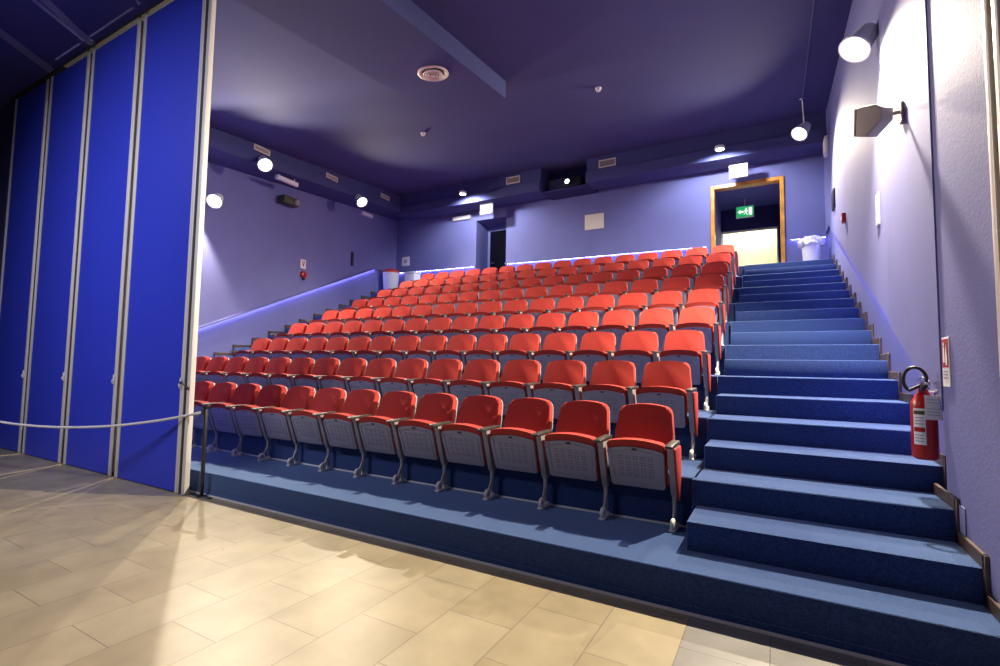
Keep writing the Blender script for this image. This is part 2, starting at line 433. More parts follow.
bm = B(); box(bm, -1.4, 1.6, 13.2, 13.3, 3.3, 6.2); box(bm, -1.5, -1.4, CY+.1, 13.3, 3.3, 6.2); box(bm, 1.6, 1.7, CY+.1, 13.3, 3.3, 6.2); box(bm, -1.5, 1.7, CY+.1, 13.3, 6.0, 6.2); box(bm, -1.5, 1.7, CY+.1, 13.3, 3.2, 3.6)
struct('wall_lobby', bm, 'lobby')
# door frame
bm = B()
fw = .085
box(bm, DL-.05, DL-.05+fw, YB-.035, YB+.19, zt(10), DT+.04, .006, 1)
box(bm, DR-.035, DR-.035+fw, YB-.035, YB+.19, zt(10), DT+.04, .006, 1)
box(bm, DL-.05, DR+.05, YB-.036, YB+.19, DT-.04, DT-.04+fw, .006, 1)
struct('door_1', bm, 'wood', 'varnished wooden door frame at the top of the stairs')
# niche with a dark door
bm = B()
box(bm, NL-.12, NL, YB+.18, YB+.8, 3.5, 6.1); box(bm, NR, NR+.12, YB+.18, YB+.8, 3.5, 6.1); box(bm, NL, NR, YB+.18, YB+.8, NT, 6.1); box(bm, NL, NR, YB+.7, YB+.8, 3.5, 6.1); box(bm, NL, NR, YB+.05, YB+.7, 3.4, zt(10))
struct('wall_niche', bm, 'wall')
d2 = B(); box(d2, NL+.12, NR-.02, YB+.64, YB+.69, zt(10), 5.68, .006, 1); d2o = struct('door_2', d2, 'door_dark', 'dark door inside the niche')
h = B(); tube(h, [(NL+.2, YB+.60, 4.65), (NL+.32, YB+.60, 4.65)], .012); tube(h, [(NL+.2, YB+.60, 4.65), (NL+.2, YB+.645, 4.65)], .012); obj('handle', h, 'chrome', d2o)

# access cover on the pier and the aluminium closing jamb
bm = B(); box(bm, XP-.008, XP, 0.80, 1.03, .46, .66, .003, 1)
tag(obj('access_cover', bm, 'wall'), 'square flush cover plate low on the right pier beside the lowest steps', 'cover plate')
bm = B()
box(bm, XP-.03, XP, .04, .10, 0, 5.9, .006, 2); box(bm, XP-.03, XP, -.085, -.02, 0, 5.9, .006, 2); box(bm, XP-.012, XP, -.02, .04, 0, 5.9, mi=1)
struct('trim_12', bm, ['alu', 'seal'], 'aluminium closing jamb on the right pier')

# ================================================================ folding wall panels
edges = [-4.97, -6.43, -7.86, -9.27, -10.70]
names = ['nearest the rope post, at the open end', 'second from the open end', 'third from the open end, its top meeting the foyer ceiling', 'farthest from the open end']
TH = .025
for i in range(4):
    x1 = edges[i]-(0.0 if i == 0 else .045); x0 = edges[i+1]+.045
    t = thing('partition_panel', 'tall blue folding wall panel '+names[i], 'partition panel', ((x0+x1)/2, 0, 0), 0, 'blue folding wall panels')
    hw = (x1-x0)/2
    bm = B(); box(bm, -hw+.06, hw-.06, -TH+.004, TH-.004, .012, 5.86, .003, 1); obj('panel_leaf', bm, 'panel', t)
    for s in (-1, 1):
        bm = B()
        xa, xb = s*(hw-.075), s*hw
        prof = [(min(xa, xb), -TH), (max(xa, xb), -TH), (max(xa, xb), TH), (min(xa, xb), TH)]
        box(bm, min(xa, xb), max(xa, xb), -TH-.003, TH+.003, 0.005, 5.875, .006, 2)
        box(bm, s*(hw-.030)-.004, s*(hw-.030)+.004, -TH-.006, -TH-.0, 0.006, 5.874, .001, 1)
        e = obj('edge_profile', bm, 'alu', t)
        bm = B(); box(bm, s*hw-.004, s*hw+.006, -.014, .014, .01, 5.87); 
        obj('seal_strip', bm, 'seal', e)
        if i == 0 and s == 1:
            # second end profile that stands proud of the free end
            bm = B(); box(bm, hw+.006, hw+.055, -.022, .022, .005, 5.875, .002, 1, mi=1); box(bm, hw+.055, hw+.115, -TH-.003, TH+.003, .005, 5.875, .006, 2)
            obj('closing_profile', bm, ['alu', 'seal'], t)
    bm = B(); box(bm, hw-.062, hw-.034, -TH-.022, -TH-.002, 1.13, 1.25, .006, 2); box(bm, hw-.058, hw-.038, -TH-.035, -TH-.02, 1.15, 1.19, .004, 1); obj('latch', bm, 'white', t)
    if i == 0:
        bm = B(); tube(bm, [(hw+.03, -TH-.05, 1.20), (hw+.17, -TH-.06, 1.155)], .0075); tube(bm, [(hw+.03, -TH, 1.20), (hw+.03, -TH-.05, 1.20)], .010)
        r = obj('crank_rod', bm, 'chrome', t)
        bm = B(); sphere(bm, (hw+.18, -TH-.062, 1.15), .022); sphere(bm, (hw+.03, -TH-.05, 1.20), .018); obj('knob', bm, 'black', r)

# ================================================================ cinema seats
def backfn(u, v, d):
    """u across, v height along the leaning back, d thickness to the rear"""
    lean = .17
    y = .070 + (v-.42)*lean/.5 + d - .05*(1-(u/.25)**2)*0
    y += .022*(1-min(1, (u/.25)**2))          # hollow towards the middle
    return (u, y, v)
def back_outline(wt, wb, z0, z1, r=.05, arch=.018, n=5):
    pts = []
    for k in range(n+1):                     # top right corner
        a = radians(90-90*k/n); pts.append((wt/2-r+r*cos(a), z1-r+r*sin(a)))
    pts.append(((wt+wb)/4+.006, (z0+z1)/2+.02))
    for k in range(4):
        a = radians(-90*k/3); pts.append((wb/2-.03+.03*cos(a), z0+.03+.03*sin(a)))
    left = [(-x, z) for x, z in pts][::-1]
    top = [(u, z1+arch*(1-(u/(wt/2-r))**2)) for u in (-.12, -.06, 0, .06, .12)]
    return pts + left + top
def seatfn(u, v, d):
    """folded-up seat: v runs up the underside, d thickness to the rear"""
    y = -.02 - (v-.28)*.12/.32 + d
    return (u, y, v)
def seat_outline(w, z0, z1, arch, r=.035, n=4, taper=.012):
    pts = []
    for k in range(n+1):
        a = radians(90-90*k/n); pts.append((w/2-r+r*cos(a), z1-r+r*sin(a)))
    for k in range(n+1):
        a = radians(-90*k/n); pts.append((w/2-taper-.02+.02*cos(a), z0+.02+.02*sin(a)))
    left = [(-x, z) for x, z in pts][::-1]
    top = [(u, z1+arch*(1-(u/(w/2-r))**2)) for u in (-.15, -.08, 0, .08, .15)]
    return pts + left + top
def mesh_of(bm, name, mats, ang=38):
    me = bpy.data.meshes.new(name); bm.to_mesh(me); bm.free()
    for mm in (mats if isinstance(mats, (list, tuple)) else [mats]): me.materials.append(M[mm])
    me.set_sharp_from_angle(angle=radians(ang)); return me
SM = {}
bm = B(); prism(bm, back_outline(.430, .488, .42, .885), backfn, 0, .075, .026, 4); SM['back'] = mesh_of(bm, 'backrest', 'red', 60)
bm = B(); prism(bm, back_outline(.424, .484, .40, .872), lambda u, v, d: backfn(u, v, d), .055, .100, .012, 2); SM['shell'] = mesh_of(bm, 'shell', 'shell')
bm = B(); prism(bm, seat_outline(.455, .285, .635, .022), seatfn, .012, .125, .028, 4); SM['seat'] = mesh_of(bm, 'seat', 'red', 60)
bm = B()
prism(bm, seat_outline(.440, .275, .578, .022, .03), seatfn, -.004, .03, .006, 2)
# raised border, perforation field and small dark latch slot
def onpan(u, v, d=-.0055): return seatfn(u, v, d)
def strip(u0, v0, u1, v1, w, d=-.0065, mi=0):
    a = Vector((u0, v0)); b = Vector((u1, v1)); n = (b-a).normalized(); n = Vector((-n.y, n.x))*w/2
    P = [a+n, b+n, b-n, a-n]
    t = bmesh.new(); lo = [t.verts.new(onpan(p.x, p.y, -.002)) for p in P]; hi = [t.verts.new(onpan(p.x, p.y, d)) for p in P]
    t.faces.new(hi)
    for i in range(4): t.faces.new((lo[i], lo[(i+1) % 4], hi[(i+1) % 4], hi[i]))
    merge(bm, t, mi)
ol = [(-.175, .315), (.175, .315), (.188, .545), (.09, .567), (0, .572), (-.09, .567), (-.188, .545)]
for i in range(len(ol)):
    a, b = ol[i], ol[(i+1) % len(ol)]; strip(*a, *b, .006, -.0085)
for gi in range(5):
    for gj in range(4):
        for a in (-1, 1):
            for b in (-1, 1):
                u = (gi-2)*.058+a*.011; v = .372+gj*.047+b*.0095
                strip(u-.0065, v, u+.0065, v, .011, -.0058, 1)
SM['pan'] = mesh_of(bm, 'seat_pan', ['plastic', 'plastic_dark'])
bm = B(); box(bm, -.018, .018, -.006, .0, -.006, .006, .002, 1, mx=Matrix.Translation(Vector(seatfn(0, .583, -.006)))); SM['slot'] = mesh_of(bm, 'tip_up_catch', 'black')
# standard between the seats, centred on x = 0
sp = [(-.150, .628), (-.135, .60), (-.075, .42), (-.025, .27), (.0, .235), (.06, .25), (.09, .40), (.10, .628)]
bm = B(); prism(bm, sp, lambda u, v, d: (d, u, v), -.023, .023, .006, 2); 
tube(bm, [(0, .015, .27), (0, .018, .13), (0, .020, .01)], [.021, .017, .019], 12)
tube(bm, [(0, .060, .27), (0, -.055, .03)], .012, 8)
SM['standard'] = mesh_of(bm, 'standard', 'steel')
bm = B(); prism(bm, [(-.215, .0), (-.21, .014), (-.195, .022), (.085, .026), (.10, .016), (.10, 0)], lambda u, v, d: (d, u, .622+v), -.029, .029, .006, 2); SM['arm'] = mesh_of(bm, 'armrest', 'armpad')
bm = B(); box(bm, -.024, .024, -.105, .055, 0, .014, .005, 2)
def ring(bm, c, R, r, n=16, m=8):
    pts = [(c[0], c[1]+R*cos(2*pi*k/n), c[2]+R*sin(2*pi*k/n)) for k in range(n+1)]
    tube(bm, pts, r, m)
ring(bm, (0, -.060, .046), .030, .017); box(bm, -.026, .026, -.0, .045, .008, .045, .010, 2)
SM['foot'] = mesh_of(bm, 'foot', 'foot')
bm = B(); prism(bm, [(-.16, .612), (.08, .612), (.10, .59), (.095, .43), (.07, .21), (.05, .19), (.0, .21), (-.05, .30)], lambda u, v, d: (d, u, v), .022, .038, .010, 3); SM['side'] = mesh_of(bm, 'side_panel', 'red', 60)

def so(name, me, parent, loc=(0, 0, 0), sx=1):
    o = bpy.data.objects.new(name, me); COL.objects.link(o); o.parent = parent; o.location = loc
    if sx != 1: o.scale = (sx, 1, 1)
    return o
def proto(w):
    t = thing('cinema_seat', '', 'seat')
    f = min(1.0, w/.5405)
    b = so('backrest', SM['back'], t, sx=f); so('shell', SM['shell'], b)
    s = so('seat', SM['seat'], t, sx=f); p = so('seat_pan', SM['pan'], s); so('catch', SM['slot'], s)
    return t
def add_standard(t, x, end=0):
    st = so('standard', SM['standard'], t, (x, 0, 0)); so('foot', SM['foot'], st)
    so('armrest', SM['arm'], t, (x, 0, 0))
    if end: so('side_panel', SM['side'], t, (x, 0, 0), end)
def copy_tree(o, parent=None):
    c = o.copy(); COL.objects.link(c)
    if parent: c.parent = parent
    for ch in CH[o]: copy_tree_in(ch, c)
    return c
CH = {}
def index(o):
    CH[o] = list(o.children)
    for c in CH[o]: index(c)
def copy_tree_in(o, parent):
    c = o.copy(); c.parent = parent; COL.objects.link(c)
    for ch in CH[o]: copy_tree_in(ch, c)
ROWW = {1: .5346, 2: .5420, 3: .5185, 4: .5283, 5: .5320, 6: .5333, 7: .5367, 8: .5387, 9: .5379}
ROW0 = {1: -.262, 2: -.265, 3: -.242, 4: -.225, 5: -.252, 6: -.275, 7: -.280, 8: -.300, 9: -.300}
ORD = ['first', 'second', 'third', 'fourth', 'fifth', 'sixth', 'seventh', 'eighth', 'ninth', 'tenth', 'eleventh', 'twelfth', 'thirteenth', 'fourteenth', 'fifteenth', 'sixteenth']
ROWN = {1: 'front row', 2: 'second row', 3: 'third row', 4: 'fourth row', 5: 'fifth row', 6: 'sixth row', 7: 'seventh row', 8: 'eighth row', 9: 'back row'}
NSEAT = 16
protos = {}
for row in range(1, 10):
    w = ROWW[row]
    for k in range(NSEAT):
        kind = 'R' if k == 0 else ('L' if k == NSEAT-1 else 'M')
        key = (row, kind)
        if key not in protos:
            t = proto(w); add_standard(t, -w/2, -1 if kind == 'L' else 0)
            if kind == 'R': add_standard(t, w/2, 1)
            bpy.context.view_layer.update(); index(t); protos[key] = t
        else:
            t = copy_tree(protos[key])
        t.location = (ROW0[row]-w*k, (row-1)*D+.90, zt(row))
        if k == 0: lb = 'red tip-up cinema seat at the right-hand stairs end of the '+ROWN[row]
        elif k == NSEAT-1: lb = 'red tip-up cinema seat at the far left end of the '+ROWN[row]
        else: lb = 'red tip-up cinema seat, '+ORD[k]+' from the right-hand stairs in the '+ROWN[row]
        t['label'] = lb; t['category'] = 'seat'; t['group'] = 'red tip-up cinema seats'

# ================================================================ lamps
def floodlight(key, label, arm_to):
    loc, d, power, ang = LAMP[key]
    blend = .2 if key == 'A' else .75
    t = thing('wall_spotlight', label, 'spotlight', loc, 0, 'bright spotlights on the side walls')
    q = Vector(d).to_track_quat('-Z', 'Y').to_matrix().to_4x4() @ Matrix.Scale(1.5, 4)
    bm = B(); lathe(bm, [(.03, .17), (.06, .16), (.075, .10), (.085, .02), (.105, -.012), (.105, -.022), (.095, -.022), (.080, .0), (.01, .005)], 24, mx=q); obj('housing', bm, 'white', t)
    bm = B(); lathe(bm, [(.001, -.014), (.05, -.016), (.088, -.010), (.088, -.004), (.001, -.002)], 24, mx=q); obj('lens', bm, 'lamp_glass', t)
    v = Vector(arm_to)-Vector(loc); bk = (q.to_3x3() @ Vector((0, 0, .11)))
    bm = B(); tube(bm, [bk, bk*.5+v*.5, v], .012); lathe(bm, [(.045, -.01), (.045, .01), (.02, .02)], 16, mx=Matrix.Translation(v) @ Vector((v-bk)).to_track_quat('Z', 'Y').to_matrix().to_4x4()); obj('bracket', bm, 'white', t)
    dn = Vector(d).normalized()
    add_light('bulb', 'SPOT', Vector(loc)+dn*.05, d, power, WARM, t, spot_size=radians(ang), spot_blend=blend, shadow_soft_size=.05)
floodlight('A', 'glaring spotlight on the left wall, lowest one, beside the blue folding wall', (LX(3.0), 3.0, 4.95))
floodlight('B', 'glaring spotlight on the left wall soffit, above the long white light bar', (LX(3.7)+.84, 3.66, 5.90))
floodlight('C', 'glaring spotlight at the rear end of the left wall soffit', (LX(6.8)+.84, 6.78, 6.12))
floodlight('R1', 'big glaring spotlight high on the right wall above the beige loudspeaker', (XU, 3.12, 5.0))
floodlight('R2', 'pendant spotlight hanging near the back right corner by the wooden door frame', (1.20, 7.8, zc(7.8)))

def downlight(x, y, z, label):
    t = thing('downlight', label, 'ceiling light', (x, y, z), 0, 'small downlights on the back soffit')
    bm = B(); lathe(bm, [(.10, .055), (.105, 0), (.085, -.012), (.080, .0)], 24); obj('housing', bm, 'white', t)
    bm = B(); lathe(bm, [(.001, -.012), (.075, -.010), (.078, .0), (.001, .002)], 24); obj('diffuser', bm, 'down_glass', t)
    bm = B(); tube(bm, [(0, 0, .05), (0, 0, zc(y)-z)], .014, 8); obj('stem', bm, 'ceiling', t)
    add_light('bulb', 'SPOT', (x, y, z-.03), (0, .7, -1), 360, COOL, t, spot_size=radians(150), spot_blend=.5, shadow_soft_size=.06)
downlight(-6.95, 8.25, 6.24, 'small white pendant downlight in front of the back soffit left of the niche')
downlight(-0.31, 8.25, 6.17, 'small white pendant downlight in front of the back soffit above the wooden door frame')

# ================================================================ ceiling and wall fittings
def tilt(): return math.atan(.10)
def disc_diffuser():
    x, y = -3.80, 2.72; z = zc(y)-.30
    t = thing('air_diffuser', 'round white ceiling air diffuser with concentric rings', 'air diffuser', (x, y, z)); t.rotation_euler = (tilt(), 0, 0)
    bm = B(); lathe(bm, [(.235, .0), (.235, -.012), (.215, -.022), (.185, -.012), (.17, .0)], 40)
    obj('outer_ring', bm, 'cream', t)
    bm = B()
    for R in (.155, .115, .075): lathe(bm, [(R, -.03), (R-.004, -.036), (R-.030, -.008), (R-.026, -.002)], 36)
    lathe(bm, [(.03, -.04), (.001, -.042), (.001, -.01), (.03, -.01)], 24); obj('inner_ring', bm, 'cream', t)
    bm = B(); lathe(bm, [(.172, -.001), (.001, -.002), (.001, .0), (.172, .0)], 32); obj('throat', bm, 'vent_dark', t)
disc_diffuser()
def detector(x, y, label):
    t = thing('smoke_detector', label, 'smoke detector', (x, y, zc(y)), 0, 'ceiling smoke detectors'); t.rotation_euler = (tilt(), 0, 0)
    bm = B(); lathe(bm, [(.055, 0), (.055, -.018), (.048, -.024), (.045, -.024)], 24); obj('base', bm, 'white', t)
    bm = B(); lathe(bm, [(.040, -.022), (.042, -.045), (.030, -.062), (.012, -.066), (.001, -.066)], 24); obj('sensor_head', bm, 'white', t)
detector(-5.87, 5.08, 'small white smoke detector on the ceiling left of the duct end')
detector(-2.01, 5.18, 'small white smoke detector on the ceiling right of the duct')

def vent(loc, rz, w, h, label):
    """wall grille whose local -y faces the room"""
    t = thing('air_vent', label, 'air vent', loc, rz, 'slotted air vents in the soffits')
    bm = B(); f = .028
    box(bm, -w/2, w/2, -.018, 0, h/2-f, h/2, .003, 1); box(bm, -w/2, w/2, -.018, 0, -h/2, -h/2+f, .003, 1)
    box(bm, -w/2, -w/2+f, -.018, 0, -h/2+f, h/2-f, .003, 1); box(bm, w/2-f, w/2, -.018, 0, -h/2+f, h/2-f, .003, 1); obj('frame', bm, 'cream', t)
    bm = B(); n = 6
    for i in range(n):
        z = -h/2+f+(i+.5)*(h-2*f)/n; box(bm, -w/2+f, w/2-f, -.012, -.003, z-.004, z+.004, mi=0, mx=None)
    box(bm, -w/2+f, w/2-f, -.0028, -.0008, -h/2+f, h/2-f, mi=1)
    obj('slats', bm, ['vent', 'vent_dark'], t)
RZL = pi/2+.08     # facing into the room from the left wall
for (y, z, lb) in ((3.67, 6.17, 'nearest the blue folding wall, above the brightest lamps'), (5.81, 6.31, 'in the middle of the left wall soffit'), (8.02, 6.50, 'at the rear end of the left wall soffit')):
    vent((LX(y)+.75, y, z), RZL, .42, .13, 'slotted rectangular air vent '+lb)
for (x, z, lb) in ((-5.64, 6.60, 'on the back soffit just left of the projector opening'), (-2.96, 6.575, 'on the back soffit right of the projector opening')):
    vent((x, YF, z), 0, .44, .20, 'slotted rectangular air vent '+lb)

def wall_box(name, label, cat, loc, rz, w, h, d, matb, matf, group=None, front='diffuser'):
    t = thing(name, label, cat, loc, rz, group)
    bm = B(); box(bm, -w/2, w/2, -d, 0, -h/2, h/2, .008, 2); obj('housing', bm, matb, t)
    bm = B(); box(bm, -w/2+.015, w/2-.015, -d-.006, -d+.001, -h/2+.015, h/2-.015, .003, 1); obj(front, bm, matf, t); return t
lbar = wall_box('light_bar', 'long white emergency light bar under the middle spotlight on the left wall', 'emergency light', (-9.51, 4.47, 5.765), RZL, .62, .10, .09, 'white', 'paper', 'emergency light bars')
bm = B(); [tube(bm, [(q, -.045, .04), (q, -.045, .125+.008*q)], .01, 8) for q in (-.22, .22)]; obj('hanger', bm, 'white', lbar)
wall_box('light_bar', 'short white emergency light bar under the rear spotlight on the left wall', 'emergency light', (LX(8.0), 8.0, 6.04), RZL, .46, .10, .09, 'white', 'paper', 'emergency light bars')
wall_box('light_bar', 'long white light bar on the back wall left of the niche', 'emergency light', (-7.85, YB, 6.02), 0, .66, .12, .09, 'cream', 'paper', 'emergency light bars')
def hung_sign(x, y, z, w, h, label):
    t = thing('hanging_sign', label, 'emergency sign', (x, y, z), 0, 'white lit signs hanging under the back soffit')
    bm = B(); box(bm, -w/2, w/2, -.035, .035, -h/2, h/2, .008, 2); obj('housing', bm, 'white', t)
    bm = B(); box(bm, -w/2+.015, w/2-.015, -.041, -.034, -h/2+.015, h/2-.015, .003, 1); obj('diffuser', bm, 'emerg', t)
    bm = B(); tube(bm, [(0, 0, h/2), (0, 0, 6.135-z)], .012, 8); obj('stem', bm, 'black', t)
hung_sign(-6.62, 9.02, 5.98, .42, .30, 'square white lit sign hanging beside the dark niche')
hung_sign(0.00, 9.02, 5.90, .38, .30, 'square white lit sign hanging above the wooden door frame')

# exit sign in the corridor
t = thing('exit_sign', 'green and white running-man exit sign hanging in the corridor beyond the wooden frame', 'exit sign', (0.02, 11.0, 5.52))
bm = B(); box(bm, -.21, .21, -.03, .03, -.15, .15, .008, 2); obj('housing', bm, 'white', t)
bm = B(); box(bm, -.195, .195, -.036, -.029, -.135, .135); fp = obj('sign_face', bm, 'green', t)
bm = B()
box(bm, .09, .165, -.040, -.036, -.10, .10)                       # doorway
prism(bm, [(-.17, -.0), (-.10, .06), (-.10, .025), (-.03, .025), (-.03, -.025), (-.10, -.025), (-.10, -.06)], lambda u, v, d: (u, d, v), -.040, -.036)   # arrow
sphere(bm, (.035, -.038, .075), .020, sc=(1, .15, 1))
prism(bm, [(.0, .05), (.045, .055), (.06, .02), (.08, .0), (.07, -.012), (.045, .008), (.035, -.02), (.06, -.06), (.055, -.10), (.04, -.10), (.04, -.065), (.01, -.03), (-.005, -.07), (-.03, -.075), (-.03, -.06), (-.015, -.055), (.0, -.02), (.005, .02), (-.015, .0), (-.025, .008)], lambda u, v, d: (u, d, v), -.040, -.036)
obj('pictogram', bm, 'exit_white', fp)
bm = B(); tube(bm, [(0, 0, .15), (0, 0, .34)], .01, 8); obj('stem', bm, 'white', t)

# pictures / notices
def poster(name, label, cat, loc, rz, w, h, fm='paper', frame='cream', inner=None):
    t = thing(name, label, cat, loc, rz)
    bm = B(); box(bm, -w/2, w/2, -.015, 0, -h/2, h/2, .003, 1); obj('frame', bm, frame, t)
    bm = B(); box(bm, -w/2+.015, w/2-.015, -.018, -.0145, -h/2+.015, h/2-.015); f = obj('sheet', bm, fm, t)
    if inner: bm = B(); inner(bm); obj('print', bm, 'plastic', f)
    return t
poster('notice_board', 'pale rectangular board on the back wall left of the wooden door frame', 'board', (-3.56, YB, 5.36), 0, .54, .42, 'cream', 'cream')
def inner_sq(bm): box(bm, -.05, .05, -.0205, -.018, -.05, .05)
poster('wall_notice', 'small square white notice on the back wall by the left corner', 'notice', (-10.10, YB, 4.86), 0, .32, .30, 'paper', 'paper', inner_sq)
# projector in the opening
t = thing('projector', 'dark projector with a glowing white lens in the opening of the back soffit', 'projector', (-3.98, 9.15, 6.33))
bm = B(); box(bm, -.26, .26, -.2, .28, -.12, .12, .03, 3); obj('body', bm, 'black', t)
bm = B(); lathe(bm, [(.085, 0), (.085, .07), (.065, .075), (.06, .05)], 24, mx=Matrix.Translation((-.10, -.19, 0)) @ Matrix.Rotation(pi/2, 4, 'X')); lb_ = obj('lens_barrel', bm, 'black', t)
bm = B(); lathe(bm, [(.001, .062), (.055, .060), (.058, .05), (.001, .05)], 24, mx=Matrix.Translation((-.10, -.19, 0)) @ Matrix.Rotation(pi/2, 4, 'X')); obj('lens', bm, 'proj_lens', lb_)
bm = B(); tube(bm, [(0, .05, .12), (0, .05, .55)], .02, 10); obj('ceiling_mount', bm, 'black', t)
bm = B(); box(bm, -4.79, -4.30, 9.30, 9.5, 6.18, 6.60, .01, 1)
tag(obj('equipment_box', bm, 'plastic_dark'), 'grey equipment box left of the projector in the soffit opening', 'equipment box')
bm = B(); box(bm, -4.79, -3.51, 8.90, 9.58, 6.13, 6.175, .01, 1)
tag(obj('projector_shelf', bm, 'dark_paint'), 'dark shelf under the projector in the soffit opening', 'shelf')

# wall slots (step light grilles), call point, corner emergency light
def slot(loc, rz, w, h, label):
    t = thing('wall_grille', label, 'wall grille', loc, rz, 'dark slim wall grilles')
    bm = B(); box(bm, -w/2, w/2, -.03, 0, -h/2, h/2, .006, 1); obj('frame', bm, 'black', t)
    bm = B()
    for i in range(8): z = -h/2+.03+i*(h-.06)/7; box(bm, -w/2+.01, w/2-.01, -.036, -.03, z-.006, z+.006)
    obj('slats', bm, 'dark_paint', t)
slot((LX(7.45), 7.45, 4.54), RZL, .10, .42, 'dark slim vertical grille on the left wall near the back corner')
slot((XU, 7.65, 4.57), -pi/2, .36, .34, 'dark vertical grille on the right wall near the top of the stairs')
t = thing('fire_call_point', 'small red fire call point on the right wall above the upper stairs', 'call point', (XU, 6.11, 3.81), -pi/2)
bm = B(); box(bm, -.07, .07, -.05, 0, -.07, .07, .008, 2); obj('housing', bm, 'ext_red', t)
bm = B(); box(bm, -.04, .04, -.055, -.049, -.035, .035, .003, 1); obj('glass_front', bm, 'paper', t)
t = thing('emergency_light', 'slim white emergency light high in the back right corner', 'emergency light', (XU, 8.49, 5.92), -pi/2)
bm = B(); box(bm, -.16, .16, -.07, 0, -.17, .17, .02, 3); obj('housing', bm, 'white', t)
bm = B(); box(bm, -.13, .13, -.08, -.068, -.14, .14, .01, 2); obj('diffuser', bm, 'paper', t)
# narrow pinkish notice on the right wall
t = thing('wall_notice', 'narrow peach coloured notice with a white lower end on the right wall', 'notice', (XU, 3.31, 3.14), -pi/2)
bm = B(); box(bm, -.08, .08, -.012, 0, -.17, .17, .002, 1); obj('sheet', bm, 'sheet_peach' if 'sheet_peach' in M else 'cream', t)
bm = B(); box(bm, -.065, .065, -.016, -.012, -.15, -.06); obj('white_end', bm, 'white', t)
# left wall: hydrant sign and red bell below
t = thing('fire_sign', 'small white sign above the red alarm bell on the left wall', 'sign', (LX(5.61), 5.61, 4.03), RZL)
bm = B(); box(bm, -.09, .09, -.012, 0, -.12, .12, .002, 1); pln = obj('plate', bm, 'paper', t)
bm = B(); prism(bm, [(-.045, .09), (-.02, .09), (0, -.01), (.03, .09), (.05, .09), (.015, -.07), (-.01, -.07)], lambda u, v, d: (u, d, v), -.015, -.012); obj('mark', bm, 'sign_red', pln)
t = thing('alarm_bell', 'round red alarm bell on the left wall under the small white sign', 'alarm bell', (LX(5.62), 5.62, 3.75), RZL)
bm = B(); lathe(bm, [(.10, 0), (.10, .03), (.085, .06), (.04, .075), (.001, .078)], 24, mx=Matrix.Rotation(pi/2, 4, 'X')); obj('gong', bm, 'ext_red', t)
bm = B(); sphere(bm, (.0, -.08, .01), .022); box(bm, -.035, .035, -.06, 0, -.145, -.095, .006, 1); obj('striker_box', bm, 'black', t)
# dark fitting on the left wall
t = thing('wall_loudspeaker', 'dark olive loudspeaker on the left wall between the two rear spotlights', 'loudspeaker', (LX(4.96), 4.96, 5.49), RZL)
bm = B(); box(bm, -.26, .20, -.26, -.04, -.10, .10, .02, 2); box(bm, -.04, .04, -.05, 0, -.05, .05); obj('cabinet', bm, 'olive', t)
bm = B(); lathe(bm, [(.075, 0), (.075, .03), (.05, .05), (.02, .03)], 20, mx=Matrix.Translation((.13, -.26, 0)) @ Matrix.Rotation(pi/2, 4, 'X')); obj('horn', bm, 'spk', t)

# loudspeaker on the right wall
t = thing('wall_loudspeaker', 'beige wedge-shaped loudspeaker on a bracket high on the right wall', 'loudspeaker', (1.45, 1.90, 3.53))
R = Matrix.Rotation(radians(-38), 4, 'Z') @ Matrix.Rotation(radians(10), 4, 'Y') @ Matrix.Rotation(radians(10), 4, 'X') @ Matrix.Scale(.9, 4)
bm = B(); prism(bm, [(-.125, -.13), (-.125, .13), (.04, .115), (.10, .07), (.10, -.03), (-.03, -.15)], lambda u, v, d: (u, d, v), -.085, .085, .015, 3, mx=R); cb = obj('cabinet', bm, 'spk', t)
bm = B(); box(bm, -.150, -.122, -.082, .082, -.125, .125, .012, 3, mx=R); obj('grille', bm, 'spk', cb)
bm = B(); tube(bm, [R @ Vector((.08, 0, .02)), (.11, .02, .03), (1.63-1.45, .02, .03)], .018, 10); box(bm, 1.63-1.45-.02, 1.63-1.45, -.03, .07, -.06, .10, .005, 1); obj('bracket', bm, 'spk', t)
# ceiling conduits leading to the right-hand lamps
def conduit(x, y0, y1, label):
    t = bmesh.new(); bm = B(); tube(bm, [(x, y0, zc(y0)-.02), (x, y1, zc(y1)-.02)], .018, 8)
    tag(obj('ceiling_conduit', bm, 'ceiling'), label, 'conduit', 'ceiling conduits')
conduit(1.21, 3.2, 8.28, 'straight conduit running along the ceiling to the pendant spotlight by the door')

# fire extinguisher and its sign on the pier
t = thing('fire_extinguisher', 'red fire extinguisher with white label hanging on the right pier above the steps', 'fire extinguisher', (1.562, 1.28, .86))
bm = B(); lathe(bm, [(.055, 0), (.070, .012), (.072, .03), (.072, .36), (.062, .39), (.042, .43), (.028, .45), (.026, .47)], 32); cyl = obj('cylinder', bm, 'ext_red', t)
def wrap(bm, R, a0, a1, z0, z1, mi, n=10):
    for i in range(n):
        a, b = radians(a0+(a1-a0)*i/n), radians(a0+(a1-a0)*(i+1)/n)
        quad(bm, [(R*cos(a), R*sin(a), z0), (R*cos(b), R*sin(b), z0), (R*cos(b), R*sin(b), z1), (R*cos(a), R*sin(a), z1)], mi)
bm = B(); wrap(bm, .0732, -150, -95, .10, .34, 0); wrap(bm, .0737, -147, -98, .30, .325, 1); wrap(bm, .0737, -147, -98, .185, .215, 2)
for z in (.12, .14, .16, .235, .255, .275): wrap(bm, .0737, -143, -104, z, z+.006, 3)
obj('label_sheet', bm, ['paper', 'green_ink' if 'green_ink' in M else 'olive', 'ext_red', 'plastic'], cyl)
